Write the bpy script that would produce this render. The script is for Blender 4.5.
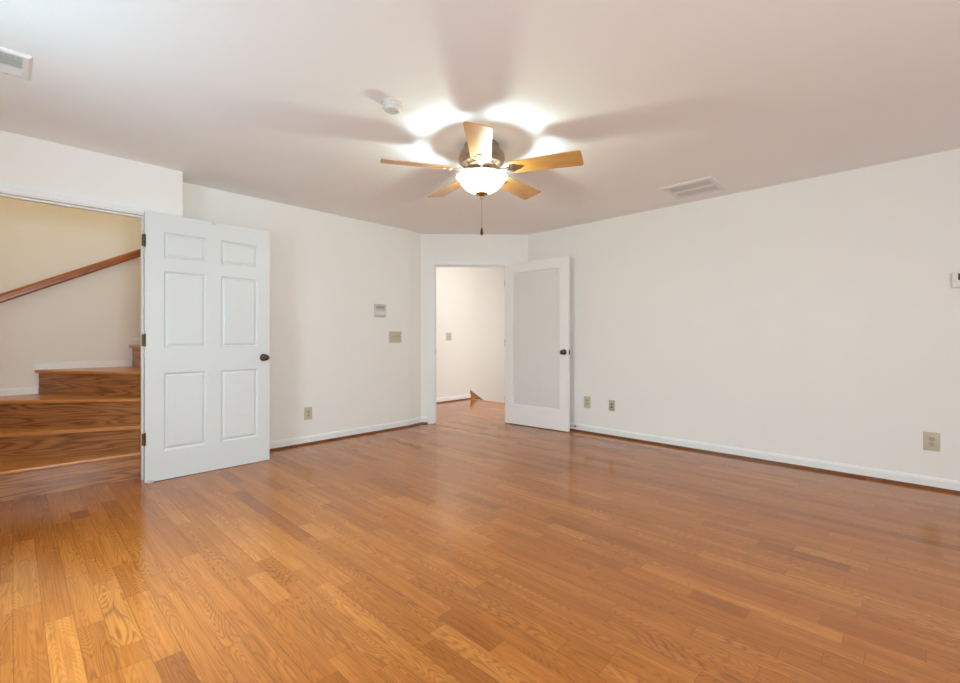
import bpy, bmesh, math, random
from mathutils import Vector, Matrix

for o in list(bpy.data.objects):
    bpy.data.objects.remove(o)
sc = bpy.context.scene
COL = sc.collection
R = math.radians
random.seed(4)

# ------------------------------------------------------------------ camera
# world axes: X runs along the left wall towards the far corner, Y into the left wall, Z up
cam_d = bpy.data.cameras.new('camera')
cam_d.sensor_width = 36.0
cam_d.lens = 452.0 / 960.0 * 36.0
cam_d.shift_y = -3.0 / 960.0
cam_d.clip_start = 0.02
cam = bpy.data.objects.new('camera', cam_d)
COL.objects.link(cam)
cam.location = (-0.96, -4.261, 1.095)
cam.rotation_euler = (R(90), 0, R(43.97 - 90))
sc.camera = cam

# ------------------------------------------------------------------ light
sc.view_settings.view_transform = 'Standard'
sc.view_settings.look = 'None'
sc.view_settings.gamma = 1.0
sc.view_settings.exposure = 0.0
sc.view_settings.use_curve_mapping = False
sc.cycles.use_denoising = True
sc.cycles.max_bounces = 14
sc.cycles.diffuse_bounces = 8
sc.cycles.transparent_max_bounces = 16
sc.cycles.sample_clamp_indirect = 6.0

world = bpy.data.worlds.new('sky')
sc.world = world
world.use_nodes = True
bg = world.node_tree.nodes['Background']
bg.inputs[0].default_value = (0.80, 0.90, 1.0, 1)
bg.inputs[1].default_value = 0.4


def area(name, loc, rot, sx, sy, power, color, spread=None):
    l = bpy.data.lights.new(name, 'AREA')
    l.shape = 'RECTANGLE'
    l.size = sx
    l.size_y = sy
    l.energy = power
    l.color = color
    if spread:
        l.spread = R(spread)
    o = bpy.data.objects.new(name, l)
    COL.objects.link(o)
    o.location = loc
    o.rotation_euler = rot
    return o


# daylight entering by the side window, and fill through added windows behind the camera
area('daylight_side_window', (-2.3, -2.0, 2.35), (0, R(-50), 0), 0.8, 1.2, 150, (0.74, 0.96, 1.0))
# hazy sun slanting in by the side window onto the floor beside the stair doorway
sun_d = bpy.data.lights.new('hazy_sun', 'SUN')
sun_d.energy = 1.45
sun_d.color = (0.58, 0.80, 1.0)
sun_d.angle = R(24)
sun_o = bpy.data.objects.new('hazy_sun', sun_d)
COL.objects.link(sun_o)
sun_o.rotation_euler = (Vector((math.cos(R(56)), -0.12, -math.sin(R(56)))).to_track_quat('-Z', 'Y')).to_euler()
area('daylight_side_sheer', (-1.635, -2.0, 1.45), (0, R(-90), 0), 1.2, 0.9, 27, (0.53, 0.83, 1.0))
area('fill_near_window', (-0.70, -6.68, 1.3), (R(90), 0, 0), 1.1, 1.5, 110, (0.83, 0.95, 1.0))  # room fill through an added window behind the camera
area('fill_middle_window', (1.0, -6.68, 1.3), (R(90), 0, 0), 1.1, 1.5, 3, (0.70, 0.95, 1.0))  # dim fill, added with its window to even out the room light
area('fill_right_window', (2.7, -6.68, 1.3), (R(90), 0, 0), 1.1, 1.5, 4, (0.70, 0.95, 1.0))  # same dim added fill, for the right wall and ceiling
# daylight entering the hall by its own window
area('daylight_hall_window', (4.9, -1.55, 1.85), (R(62), 0, 0), 1.8, 1.4, 74, (0.92, 1.0, 1.0))


def point(name, loc, power, color, radius):
    l = bpy.data.lights.new(name, 'POINT')
    l.energy = power
    l.color = color
    l.shadow_soft_size = radius
    o = bpy.data.objects.new(name, l)
    COL.objects.link(o)
    o.location = loc
    return o


# ------------------------------------------------------------------ materials
class NT:
    """small helper for node trees"""

    def __init__(self, name):
        self.m = bpy.data.materials.new(name)
        self.m.use_nodes = True
        self.t = self.m.node_tree
        self.b = self.t.nodes['Principled BSDF']
        self.out = self.t.nodes['Material Output']

    def n(self, kind, **kw):
        nd = self.t.nodes.new(kind)
        for k, v in kw.items():
            setattr(nd, k, v)
        return nd

    def l(self, a, b):
        self.t.links.new(a, b)

    def math(self, op, a, b=None, c=None):
        nd = self.n('ShaderNodeMath', operation=op)
        for i, v in enumerate((a, b, c)):
            if v is None:
                continue
            if isinstance(v, (int, float)):
                nd.inputs[i].default_value = v
            else:
                self.l(v, nd.inputs[i])
        return nd.outputs[0]

    def comb(self, x, y, z):
        nd = self.n('ShaderNodeCombineXYZ')
        for i, v in enumerate((x, y, z)):
            if isinstance(v, (int, float)):
                nd.inputs[i].default_value = v
            else:
                self.l(v, nd.inputs[i])
        return nd.outputs[0]

    def noise(self, vec, scale, detail=3.0, rough=0.55):
        nd = self.n('ShaderNodeTexNoise')
        nd.inputs['Scale'].default_value = scale
        nd.inputs['Detail'].default_value = detail
        nd.inputs['Roughness'].default_value = rough
        if vec is not None:
            self.l(vec, nd.inputs['Vector'])
        return nd.outputs[0]

    def ramp(self, fac, stops):
        nd = self.n('ShaderNodeValToRGB')
        els = nd.color_ramp.elements
        while len(els) < len(stops):
            els.new(0.5)
        for e, (p, c) in zip(els, stops):
            e.position = p
            e.color = (*c, 1)
        self.l(fac, nd.inputs[0])
        return nd.outputs[0]

    def mix(self, fac, a, b, mode='MIX'):
        nd = self.n('ShaderNodeMix', data_type='RGBA', blend_type=mode)
        for i, v in ((0, fac), (6, a), (7, b)):
            if isinstance(v, (int, float)):
                nd.inputs[i].default_value = v
            elif isinstance(v, tuple):
                nd.inputs[i].default_value = (*v, 1)
            else:
                self.l(v, nd.inputs[i])
        return nd.outputs[2]

    def bump(self, h, strength, dist):
        nd = self.n('ShaderNodeBump')
        nd.inputs['Strength'].default_value = strength
        nd.inputs['Distance'].default_value = dist
        self.l(h, nd.inputs['Height'])
        self.l(nd.outputs[0], self.b.inputs['Normal'])


def paint(name, col, rough, bump_scale=0, strength=0.0, dist=0.001, detail=3):
    n = NT(name)
    n.b.inputs['Base Color'].default_value = (*col, 1)
    n.b.inputs['Roughness'].default_value = rough
    tc = n.n('ShaderNodeTexCoord').outputs['Object']
    v = n.noise(tc, 1.7, 2)
    c = n.mix(v, tuple(x * 0.985 for x in col), tuple(min(1, x * 1.015) for x in col))
    n.l(c, n.b.inputs['Base Color'])
    if bump_scale:
        n.bump(n.noise(tc, bump_scale, detail), strength, dist)
    return n.m


def metal(name, col, rough):
    n = NT(name)
    n.b.inputs['Metallic'].default_value = 1
    tc = n.n('ShaderNodeTexCoord').outputs['Object']
    v = n.noise(tc, 40, 3)
    c = n.mix(v, tuple(x * 0.85 for x in col), col)
    n.l(c, n.b.inputs['Base Color'])
    n.b.inputs['Roughness'].default_value = rough
    return n.m


def oak_floor():
    n = NT('oak_strip_floor')
    W = 0.0825
    sep = n.n('ShaderNodeSeparateXYZ')
    n.l(n.n('ShaderNodeTexCoord').outputs['Object'], sep.inputs[0])
    X, Y = sep.outputs[0], sep.outputs[1]
    u = n.math('DIVIDE', n.math('ADD', X, 20.013), W)
    row = n.math('FLOOR', u)
    fu = n.math('SUBTRACT', u, row)
    wn = n.n('ShaderNodeTexWhiteNoise', noise_dimensions='1D')
    n.l(row, wn.inputs['W'])
    rs = n.n('ShaderNodeSeparateColor')
    n.l(wn.outputs['Color'], rs.inputs[0])
    L = n.math('MULTIPLY_ADD', rs.outputs[0], 0.55, 0.55)
    s = n.math('DIVIDE', n.math('ADD', Y, n.math('MULTIPLY_ADD', rs.outputs[1], 9.0, 20.0)), L)
    idx = n.math('FLOOR', s)
    # every second joint slides along its row so that board lengths differ
    fs0 = n.math('SUBTRACT', s, idx)
    wj = n.n('ShaderNodeTexWhiteNoise', noise_dimensions='2D')
    n.l(n.comb(row, idx, 0.0), wj.inputs['Vector'])
    cut = n.math('MULTIPLY_ADD', wj.outputs['Value'], 0.5, 0.35)
    second = n.math('GREATER_THAN', fs0, cut)
    has = n.math('GREATER_THAN', rs.outputs[2], 0.45)
    second = n.math('MULTIPLY', second, has)
    board = n.math('MULTIPLY_ADD', second, 0.5, idx)
    wb = n.n('ShaderNodeTexWhiteNoise', noise_dimensions='2D')
    n.l(n.comb(row, board, 0.0), wb.inputs['Vector'])
    bc = n.n('ShaderNodeSeparateColor')
    n.l(wb.outputs['Color'], bc.inputs[0])
    tone = bc.outputs[0]
    base = n.ramp(tone, FLOOR_TONES)
    # figure of the oak: stretched contour loops plus pores
    off = n.math('MULTIPLY', bc.outputs[1], 37.0)
    off2 = n.math('MULTIPLY', bc.outputs[2], 53.0)
    gv = n.comb(n.math('MULTIPLY_ADD', X, 10.0, off), n.math('MULTIPLY_ADD', Y, 1.25, off2), off)
    field = n.noise(gv, 1.0, 1.5, 0.45)
    ring = n.math('SINE', n.math('MULTIPLY', field, 260.0))
    ring = n.math('MULTIPLY_ADD', ring, 0.5, 0.5)
    ring = n.math('POWER', ring, 2.6)
    streak = n.noise(n.comb(n.math('MULTIPLY_ADD', X, 150.0, off), n.math('MULTIPLY', Y, 4.0), off2), 1.0, 3, 0.6)
    wide = n.noise(n.comb(n.math('MULTIPLY_ADD', X, 24.0, off2), n.math('MULTIPLY', Y, 1.1), off), 1.0, 2, 0.5)
    figure = n.math('MULTIPLY', ring, n.math('MULTIPLY_ADD', bc.outputs[1], 0.52, 0.16))
    c = n.mix(figure, base, (0.20, 0.075, 0.022))
    st = n.ramp(streak, [(0.34, (0.70, 0.65, 0.60)), (0.60, (1.08, 1.07, 1.06))])
    c = n.mix(0.6, c, st, 'MULTIPLY')
    wd = n.ramp(wide, [(0.3, (0.86, 0.83, 0.80)), (0.7, (1.10, 1.10, 1.10))])
    c = n.mix(0.8, c, wd, 'MULTIPLY')
    # joints
    ex = n.math('MULTIPLY', n.math('MINIMUM', fu, n.math('SUBTRACT', 1.0, fu)), W)
    d1 = n.math('MINIMUM', fs0, n.math('SUBTRACT', 1.0, fs0))
    d2 = n.math('ADD', n.math('ABSOLUTE', n.math('SUBTRACT', fs0, cut)), n.math('MULTIPLY', n.math('SUBTRACT', 1.0, has), 9.0))
    ey = n.math('MULTIPLY', n.math('MINIMUM', d1, d2), L)
    e = n.math('MINIMUM', ex, ey)
    gap = n.math('LESS_THAN', e, 0.0011)
    c = n.mix(n.math('MULTIPLY', gap, 0.62), c, (0.16, 0.06, 0.02))
    n.l(c, n.b.inputs['Base Color'])
    n.b.inputs['Roughness'].default_value = FLOOR_ROUGH
    rv = n.math('MULTIPLY_ADD', streak, 0.06, FLOOR_ROUGH - 0.03)
    n.l(rv, n.b.inputs['Roughness'])
    n.b.inputs['Specular IOR Level'].default_value = 0.42
    n.b.inputs['Coat Weight'].default_value = 0.0
    n.b.inputs['Coat Roughness'].default_value = 0.09
    ge = n.math('MULTIPLY', n.math('MINIMUM', e, 0.003), 300.0)
    h = n.math('ADD', ge, n.math('MULTIPLY', bc.outputs[2], 0.6))
    return n.m


FLOOR_TONES = [(0.0, (0.33, 0.105, 0.019)), (0.18, (0.42, 0.138, 0.024)), (0.85, (0.48, 0.168, 0.031)), (1.0, (0.52, 0.195, 0.040))]
FLOOR_ROUGH = 0.135


def oak(name, dark, mid, light, rough=0.3, sx=1.3, sy=22.0, rings=60.0, amount=0.45, vary=0.0):
    """varnished oak, grain along the object's own X axis"""
    n = NT(name)
    sep = n.n('ShaderNodeSeparateXYZ')
    n.l(n.n('ShaderNodeTexCoord').outputs['Object'], sep.inputs[0])
    X = sep.outputs[0]
    Y = n.math('ADD', sep.outputs[1], sep.outputs[2])
    rnd = n.math('MULTIPLY', n.n('ShaderNodeObjectInfo').outputs['Random'], 40.0)
    gv = n.comb(n.math('MULTIPLY_ADD', X, sx, rnd), n.math('MULTIPLY', Y, sy * 0.45), rnd)
    f = n.noise(gv, 1.0, 2, 0.5)
    ring = n.math('POWER', n.math('MULTIPLY_ADD', n.math('SINE', n.math('MULTIPLY', f, rings)), 0.5, 0.5), 2.0)
    st = n.noise(n.comb(n.math('MULTIPLY_ADD', X, 5.0, rnd), n.math('MULTIPLY', Y, sy * 7), rnd), 1.0, 3, 0.6)
    c = n.ramp(st, [(0.3, mid), (0.7, light)])
    c = n.mix(n.math('MULTIPLY', ring, amount), c, dark)
    if vary:
        wv = n.n('ShaderNodeTexWhiteNoise', noise_dimensions='1D')
        n.l(rnd, wv.inputs['W'])
        c = n.mix(n.math('MULTIPLY', wv.outputs['Value'], vary), c, (dark[0] * 1.3, dark[1] * 1.3, dark[2] * 1.3))
    n.l(c, n.b.inputs['Base Color'])
    n.b.inputs['Roughness'].default_value = rough
    n.b.inputs['Coat Weight'].default_value = 0.25
    n.b.inputs['Coat Roughness'].default_value = 0.15
    return n.m


M = {}
M['wall'] = paint('wall_paint', (0.85, 0.83, 0.80), 0.75, 260, 0.10, 0.0006)
M['ceiling'] = paint('ceiling_texture', (0.89, 0.89, 0.89), 0.9, 130, 0.35, 0.002, 4)
M['hallwall'] = paint('hall_paint', (0.82, 0.78, 0.73), 0.75, 260, 0.08, 0.0006)
M['trim'] = paint('trim_white_paint', (0.84, 0.84, 0.84), 0.35)
M['door'] = paint('door_white_paint', (0.70, 0.715, 0.72), 0.38, 90, 0.03, 0.0004)
M['detector'] = paint('detector_plastic', (0.66, 0.63, 0.59), 0.45)
M['plastic'] = paint('white_plastic', (0.80, 0.79, 0.77), 0.4)
M['grey_plastic'] = paint('grey_plastic', (0.56, 0.55, 0.55), 0.4)
M['almond'] = paint('almond_plastic', (0.56, 0.50, 0.37), 0.4)
M['almond_dark'] = paint('almond_insert', (0.47, 0.41, 0.29), 0.4)
M['slot'] = paint('slot_dark', (0.05, 0.04, 0.03), 0.6)
M['lcd'] = paint('lcd_grey', (0.36, 0.36, 0.35), 0.3)
M['vent'] = paint('vent_white_enamel', (0.80, 0.78, 0.76), 0.45)
M['duct'] = paint('duct_liner', (0.35, 0.33, 0.30), 0.8)
M['glassdoor'] = paint('glass_door_white_paint', (0.87, 0.86, 0.85), 0.38)
M['bronze'] = metal('aged_bronze', (0.11, 0.07, 0.035), 0.32)
M['brass'] = metal('antique_brass', (0.50, 0.36, 0.20), 0.28)
M['pewter'] = metal('brushed_pewter', (0.47, 0.38, 0.30), 0.30)
M['flap'] = paint('keypad_flap_plastic', (0.68, 0.67, 0.66), 0.4)
M['rubber'] = paint('black_rubber', (0.015, 0.015, 0.015), 0.6)
M['floor'] = oak_floor()
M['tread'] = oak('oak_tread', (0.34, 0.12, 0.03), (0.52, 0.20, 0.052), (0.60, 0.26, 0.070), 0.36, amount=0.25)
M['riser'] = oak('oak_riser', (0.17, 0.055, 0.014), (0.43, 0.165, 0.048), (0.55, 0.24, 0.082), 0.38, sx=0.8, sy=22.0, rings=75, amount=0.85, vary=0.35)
M['rail'] = oak('oak_rail', (0.17, 0.045, 0.008), (0.30, 0.085, 0.015), (0.40, 0.125, 0.025), 0.3, amount=0.4)
M['shoe'] = oak('oak_shoe', (0.06, 0.018, 0.004), (0.15, 0.050, 0.011), (0.20, 0.068, 0.016), 0.3, amount=0.3)
M['blade'] = oak('fan_blade_maple', (0.42, 0.19, 0.05), (0.55, 0.27, 0.075), (0.63, 0.33, 0.10), 0.35, sx=2.0, sy=18, rings=30, amount=0.35)


def glass_mat():
    n = NT('whitened_door_glass')
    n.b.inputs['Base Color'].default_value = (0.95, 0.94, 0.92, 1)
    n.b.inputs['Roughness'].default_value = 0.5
    tr = n.n('ShaderNodeBsdfTransparent')
    tr.inputs[0].default_value = (0.97, 0.975, 0.97, 1)
    gl = n.n('ShaderNodeBsdfGlossy')
    gl.inputs['Roughness'].default_value = 0.03
    lw = n.n('ShaderNodeLayerWeight')
    m1 = n.n('ShaderNodeMixShader')
    n.l(n.math('MULTIPLY_ADD', n.math('POWER', lw.outputs['Facing'], 4.0), 0.6, 0.03), m1.inputs[0])
    n.l(tr.outputs[0], m1.inputs[1])
    n.l(gl.outputs[0], m1.inputs[2])
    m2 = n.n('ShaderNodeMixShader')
    m2.inputs[0].default_value = 0.6  # white diffuse share brightens the pane in place of reflected light
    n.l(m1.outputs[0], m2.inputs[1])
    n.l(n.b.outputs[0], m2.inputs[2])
    n.l(m2.outputs[0], n.out.inputs[0])
    return n.m


def pane_mat():
    n = NT('window_pane_glass')
    tr = n.n('ShaderNodeBsdfTransparent')
    gl = n.n('ShaderNodeBsdfGlossy')
    gl.inputs['Roughness'].default_value = 0.02
    lw = n.n('ShaderNodeLayerWeight')
    m = n.n('ShaderNodeMixShader')
    n.l(n.math('MULTIPLY_ADD', n.math('POWER', lw.outputs['Facing'], 5.0), 0.5, 0.03), m.inputs[0])
    n.l(tr.outputs[0], m.inputs[1])
    n.l(gl.outputs[0], m.inputs[2])
    n.l(m.outputs[0], n.out.inputs[0])
    return n.m


def bowl_mat():
    n = NT('lit_alabaster_glass')
    n.b.inputs['Base Color'].default_value = (0.9, 0.85, 0.76, 1)
    n.b.inputs['Roughness'].default_value = 0.25
    n.b.inputs['Emission Color'].default_value = (1.0, 0.84, 0.60, 1)
    n.b.inputs['Emission Strength'].default_value = BOWL_GLOW
    tr = n.n('ShaderNodeBsdfTransparent')
    tr.inputs[0].default_value = (1.0, 0.93, 0.82, 1)
    tc = n.n('ShaderNodeTexCoord').outputs['Object']
    v = n.noise(tc, 14, 4)
    n.l(n.mix(v, (1.0, 0.76, 0.48), (1.0, 0.90, 0.70)), n.b.inputs['Emission Color'])
    m = n.n('ShaderNodeMixShader')
    m.inputs[0].default_value = 0.26
    n.l(tr.outputs[0], m.inputs[1])
    n.l(n.b.outputs[0], m.inputs[2])
    n.l(m.outputs[0], n.out.inputs[0])
    return n.m


BOWL_GLOW = 2.2
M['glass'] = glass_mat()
M['pane'] = pane_mat()
M['bowl'] = bowl_mat()


def lamp_mat():
    n = NT('lit_lamp_shade')
    n.b.inputs['Base Color'].default_value = (0.9, 0.85, 0.76, 1)
    n.b.inputs['Emission Color'].default_value = (1.0, 0.80, 0.52, 1)
    n.b.inputs['Emission Strength'].default_value = 4.0
    return n.m


M['lamp'] = lamp_mat()


# ------------------------------------------------------------------ mesh helpers
def obj(name, bm, mat, parent=None, smooth=False, angle=35):
    bmesh.ops.recalc_face_normals(bm, faces=bm.faces)
    me = bpy.data.meshes.new(name)
    bm.to_mesh(me)
    bm.free()
    o = bpy.data.objects.new(name, me)
    COL.objects.link(o)
    for m in (mat if isinstance(mat, (list, tuple)) else [mat]):
        me.materials.append(m)
    if smooth:
        for p in me.polygons:
            p.use_smooth = True
        me.set_sharp_from_angle(angle=R(angle))
    if parent is not None:
        o.parent = parent
    return o


def box(bm, x0, x1, y0, y1, z0, z1, bev=0.0, mtx=None, seg=2):
    r = bmesh.ops.create_cube(bm, size=1.0)
    vs = r['verts']
    for v in vs:
        v.co = Vector((x0 + (v.co.x + .5) * (x1 - x0), y0 + (v.co.y + .5) * (y1 - y0), z0 + (v.co.z + .5) * (z1 - z0)))
    if bev:
        es = list({e for v in vs for e in v.link_edges})
        rr = bmesh.ops.bevel(bm, geom=es, offset=bev, segments=seg, profile=0.5, affect='EDGES')
        vs = list({v for f in rr['faces'] for v in f.verts} | {v for v in vs if v.is_valid})
    if mtx is not None:
        bmesh.ops.transform(bm, matrix=mtx, verts=vs)
    return vs


def prism(bm, pts, z0, z1):
    a = [bm.verts.new((x, y, z0)) for x, y in pts]
    b = [bm.verts.new((x, y, z1)) for x, y in pts]
    bm.faces.new(a[::-1])
    bm.faces.new(b)
    for i in range(len(pts)):
        j = (i + 1) % len(pts)
        bm.faces.new((a[i], a[j], b[j], b[i]))


def sweep(bm, prof, p0, p1, out):
    """profile (d, z) extruded along the floor line p0-p1; d is measured along `out`"""
    p0, p1, out = Vector(p0), Vector(p1), Vector(out)
    a = [bm.verts.new((*(p0 + out * d), z)) for d, z in prof]
    b = [bm.verts.new((*(p1 + out * d), z)) for d, z in prof]
    bm.faces.new(a[::-1])
    bm.faces.new(b)
    for i in range(len(prof)):
        j = (i + 1) % len(prof)
        bm.faces.new((a[i], a[j], b[j], b[i]))


def lathe(bm, prof, seg=40, mtx=None):
    """prof: (r, z) list"""
    rings = []
    new = []
    for r, z in prof:
        if r < 1e-6:
            ring = [bm.verts.new((0, 0, z))]
        else:
            ring = [bm.verts.new((r * math.cos(2 * math.pi * k / seg), r * math.sin(2 * math.pi * k / seg), z)) for k in range(seg)]
        rings.append(ring)
        new += ring
    for a, b in zip(rings, rings[1:]):
        for k in range(seg):
            j = (k + 1) % seg
            if len(a) == 1 and len(b) == 1:
                continue
            if len(a) == 1:
                bm.faces.new((a[0], b[j], b[k]))
            elif len(b) == 1:
                bm.faces.new((a[k], a[j], b[0]))
            else:
                bm.faces.new((a[k], a[j], b[j], b[k]))
    if mtx is not None:
        bmesh.ops.transform(bm, matrix=mtx, verts=new)
    return new


def tube(bm, pts, r, seg=10):
    pts = [Vector(p) for p in pts]
    rings = []
    up = Vector((0, 0, 1))
    for i, p in enumerate(pts):
        d = (pts[min(i + 1, len(pts) - 1)] - pts[max(i - 1, 0)]).normalized()
        s = d.cross(up)
        if s.length < 1e-4:
            s = d.cross(Vector((1, 0, 0)))
        s.normalize()
        t = s.cross(d)
        rr = r[i] if isinstance(r, (list, tuple)) else r
        rings.append([bm.verts.new(p + s * rr * math.cos(a) + t * rr * math.sin(a)) for a in [2 * math.pi * k / seg for k in range(seg)]])
    for a, b in zip(rings, rings[1:]):
        for k in range(seg):
            j = (k + 1) % seg
            bm.faces.new((a[k], a[j], b[j], b[k]))
    bm.faces.new(rings[0][::-1])
    bm.faces.new(rings[-1])


def tag(o, label, cat, group=None, kind=None):
    o['label'] = label
    o['category'] = cat
    if group:
        o['group'] = group
    if kind:
        o['kind'] = kind
    return o


def thing(name, label, cat, loc=(0, 0, 0), rz=0.0, group=None, mtx=None, kind=None):
    o = bpy.data.objects.new(name, None)
    o.empty_display_size = 0.1
    COL.objects.link(o)
    if mtx is not None:
        o.matrix_world = mtx
    else:
        o.location = loc
        o.rotation_euler = (0, 0, rz)
    return tag(o, label, cat, group, kind)


def struct(name, bm, mat, label, cat, parent=None):
    o = obj(name, bm, mat, parent)
    o['kind'] = 'structure'
    if parent is None:
        o['label'] = label
        o['category'] = cat
    return o


# ------------------------------------------------------------------ room shell
CH = 2.44          # ceiling height
HH = 2.95          # hall ceiling height
SH = 4.7           # stairwell height
A = Vector((2.70, 0.33))
B = Vector((3.695, -0.633))
C0 = Vector((2.47, 0.28))
dg = (B - A).normalized()
dn = Vector((-dg.y, dg.x))          # into the hall
if dn.y < 0:
    dn = -dn
LEN = (B - A).length
S0, S1 = 0.178, 1.112               # doorway in the diagonal wall
U0, U1 = -1.183, -0.246             # doorway in the left wall
DH = 2.045
WX, WY = -1.55, -6.60               # window walls
RX = 3.695
SY = 1.17                           # stairwell far wall
HY = 1.57                           # hall far wall
EDGE = 4.83                         # hall floor edge above the stairs going down

bm = bmesh.new()
prism(bm, [(WX - .12, WY - .12), (RX + .12, WY - .12), (RX + .12, -1.2), (EDGE, -1.2), (EDGE, HY + .02), (WX - .12, HY + .02)], -0.2, 0.0)
struct('floor', bm, M['floor'], 'glossy honey oak strip floor running through the room into the hall', 'floor')

bm = bmesh.new()
prism(bm, [(WX - .05, WY - .05), (RX + .05, WY - .05), (RX + .05, -0.60), (2.73, 0.38), (2.46, 0.33), (0.0, 0.33), (0.0, 0.05), (WX - .05, 0.05)], CH, CH + .12)
struct('ceiling', bm, M['ceiling'], 'white lightly textured ceiling above the empty room', 'ceiling')

bm = bmesh.new()
prism(bm, [(1.62, 0.40), (2.46, 0.40), (2.72, 0.44), (3.80, -0.61), (3.80, -1.2), (8.1, -1.2), (8.1, HY + .1), (1.62, HY + .1)], HH, HH + .12)
struct('ceiling_hall', bm, M['ceiling'], 'white ceiling of the bright hall behind the corner doorway', 'ceiling')

bm = bmesh.new()
box(bm, WX - .12, U0, 0, .12, 0, SH)
box(bm, U0, U1, 0, .12, DH, SH)
box(bm, U1, 0, 0, .12, 0, CH)
box(bm, U1, 0, 0, .12, CH, SH)
struct('wall_left', bm, M['wall'], 'white wall around the stair doorway at left', 'wall')

bm = bmesh.new()
box(bm, -.12, 0, .12, .40, 0, CH)
struct('wall_jog', bm, M['wall'], 'short return of white wall behind the open six-panel door', 'wall')

bm = bmesh.new()
box(bm, 0, C0.x, .28, .40, 0, SH)
struct('wall_back', bm, M['wall'], 'white recessed wall with the keypad and the switch plate', 'wall')

bm = bmesh.new()
prism(bm, [(C0.x, C0.y), (A.x, A.y), (A.x + .03, A.y + .14), (C0.x, C0.y + .12)], 0, HH)
struct('wall_corner', bm, M['wall'], 'narrow strip of white wall beside the hall doorway', 'wall')


def dpt(s, d=0.0):
    p = A + dg * s + dn * d
    return (p.x, p.y)


def dprism(bm, s0, s1, d0, d1, z0, z1):
    prism(bm, [dpt(s0, d0), dpt(s1, d0), dpt(s1, d1), dpt(s0, d1)], z0, z1)


bm = bmesh.new()
dprism(bm, 0, S0, 0, .12, 0, HH)
dprism(bm, S0, S1, 0, .12, DH, HH)
dprism(bm, S1, LEN, 0, .12, 0, HH)
struct('wall_diagonal', bm, M['wall'], 'white wall cutting across the far corner around the hall doorway', 'wall')

bm = bmesh.new()
box(bm, RX, RX + .12, WY - .12, B.y + .06, 0, HH)
struct('wall_right', bm, M['wall'], 'long plain white wall at right with low outlets', 'wall')


def wall_with_hole(bm, axis, pos0, pos1, a0, a1, h0, h1, z0, z1, top):
    def bb(p, q, zz0, zz1):
        if axis == 'x':
            box(bm, pos0, pos1, p, q, zz0, zz1)
        else:
            box(bm, p, q, pos0, pos1, zz0, zz1)
    bb(a0, h0, 0, top)
    bb(h1, a1, 0, top)
    bb(h0, h1, 0, z0)
    bb(h0, h1, z1, top)


bm = bmesh.new()
wall_with_hole(bm, 'x', WX - .12, WX, WY - .12, 0, -2.5, -1.5, .8, 2.1, CH)
struct('wall_side', bm, M['wall'], 'white window wall beside the camera, outside the photo', 'wall')
bm = bmesh.new()
for a, b, z0, z1 in ((WX, -1.3, 0, CH), (-.1, .4, 0, CH), (1.6, 2.1, 0, CH), (3.3, RX, 0, CH)):
    box(bm, a, b, WY - .12, WY, z0, z1)
for a in (-1.3, .4, 2.1):
    box(bm, a, a + 1.2, WY - .12, WY, 0, .5)
    box(bm, a, a + 1.2, WY - .12, WY, 2.1, CH)
struct('wall_near', bm, M['wall'], 'white window wall behind the camera, outside the photo', 'wall')


def window(n, axis, pos, h0, h1, z0, z1, label):
    t = thing('window_%d' % n, label, 'window', kind='structure')

    def bb(bm, p, q, d0, d1, zz0, zz1):
        if axis == 'x':
            box(bm, pos + d0, pos + d1, p, q, zz0, zz1)
        else:
            box(bm, p, q, pos + d0, pos + d1, zz0, zz1)
    bm = bmesh.new()
    w = .045
    bb(bm, h0, h0 + w, -.07, -.02, z0, z1)
    bb(bm, h1 - w, h1, -.07, -.02, z0, z1)
    bb(bm, h0 + w, h1 - w, -.07, -.02, z0, z0 + w)
    bb(bm, h0 + w, h1 - w, -.07, -.02, z1 - w, z1)
    zm = (z0 + z1) / 2
    bb(bm, h0 + w, h1 - w, -.07, -.02, zm - .02, zm + .02)
    struct('window_frame', bm, M['trim'], '', '', t)
    bm = bmesh.new()
    bb(bm, h0 + w, h1 - w, -.047, -.043, z0 + w, z1 - w)
    struct('window_glass', bm, M['pane'], '', '', t)
    bm = bmesh.new()
    bb(bm, h0 - .08, h1 + .08, 0.0, .03, z0 - .03, z0)
    bb(bm, h0 - .07, h0, 0.0, .018, z0, z1 + .07)
    bb(bm, h1, h1 + .07, 0.0, .018, z0, z1 + .07)
    bb(bm, h0, h1, 0.0, .018, z1, z1 + .07)
    struct('window_casing', bm, M['trim'], '', '', t)


window(1, 'x', WX, -2.5, -1.5, .8, 2.1, 'white sash window in the side wall, outside the photo')
window(2, 'y', WY, -1.3, -.1, .5, 2.1, 'added tall white window in the near wall, unseen behind the camera')  # near-wall windows are added to carry the fill light
window(4, 'y', WY, .4, 1.6, .5, 2.1, 'added middle window of the near wall, unseen')
window(5, 'y', WY, 2.1, 3.3, .5, 2.1, 'added window of the near wall closest to the right wall, unseen')


# stairwell shell
bm = bmesh.new()
box(bm, WX - .12, 1.74, SY, SY + .12, 0, SH)
struct('wall_stair', bm, M['wall'], 'tall stairwell wall behind the wooden handrail', 'wall')
bm = bmesh.new()
box(bm, WX - .12, WX, .12, SY, 0, SH)
struct('wall_stair_end', bm, M['wall'], 'near end wall of the stairwell, hidden left of the doorway', 'wall')
bm = bmesh.new()
box(bm, 1.62, 1.74, .40, SY, 0, SH)
struct('wall_stair_top', bm, M['wall'], 'far end wall of the stairwell, hidden behind the recessed wall', 'wall')
bm = bmesh.new()
box(bm, WX - .12, 1.74, 0, SY + .12, SH, SH + .1)
struct('ceiling_stair', bm, M['ceiling'], 'high ceiling of the stairwell, above the doorway', 'ceiling')

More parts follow.
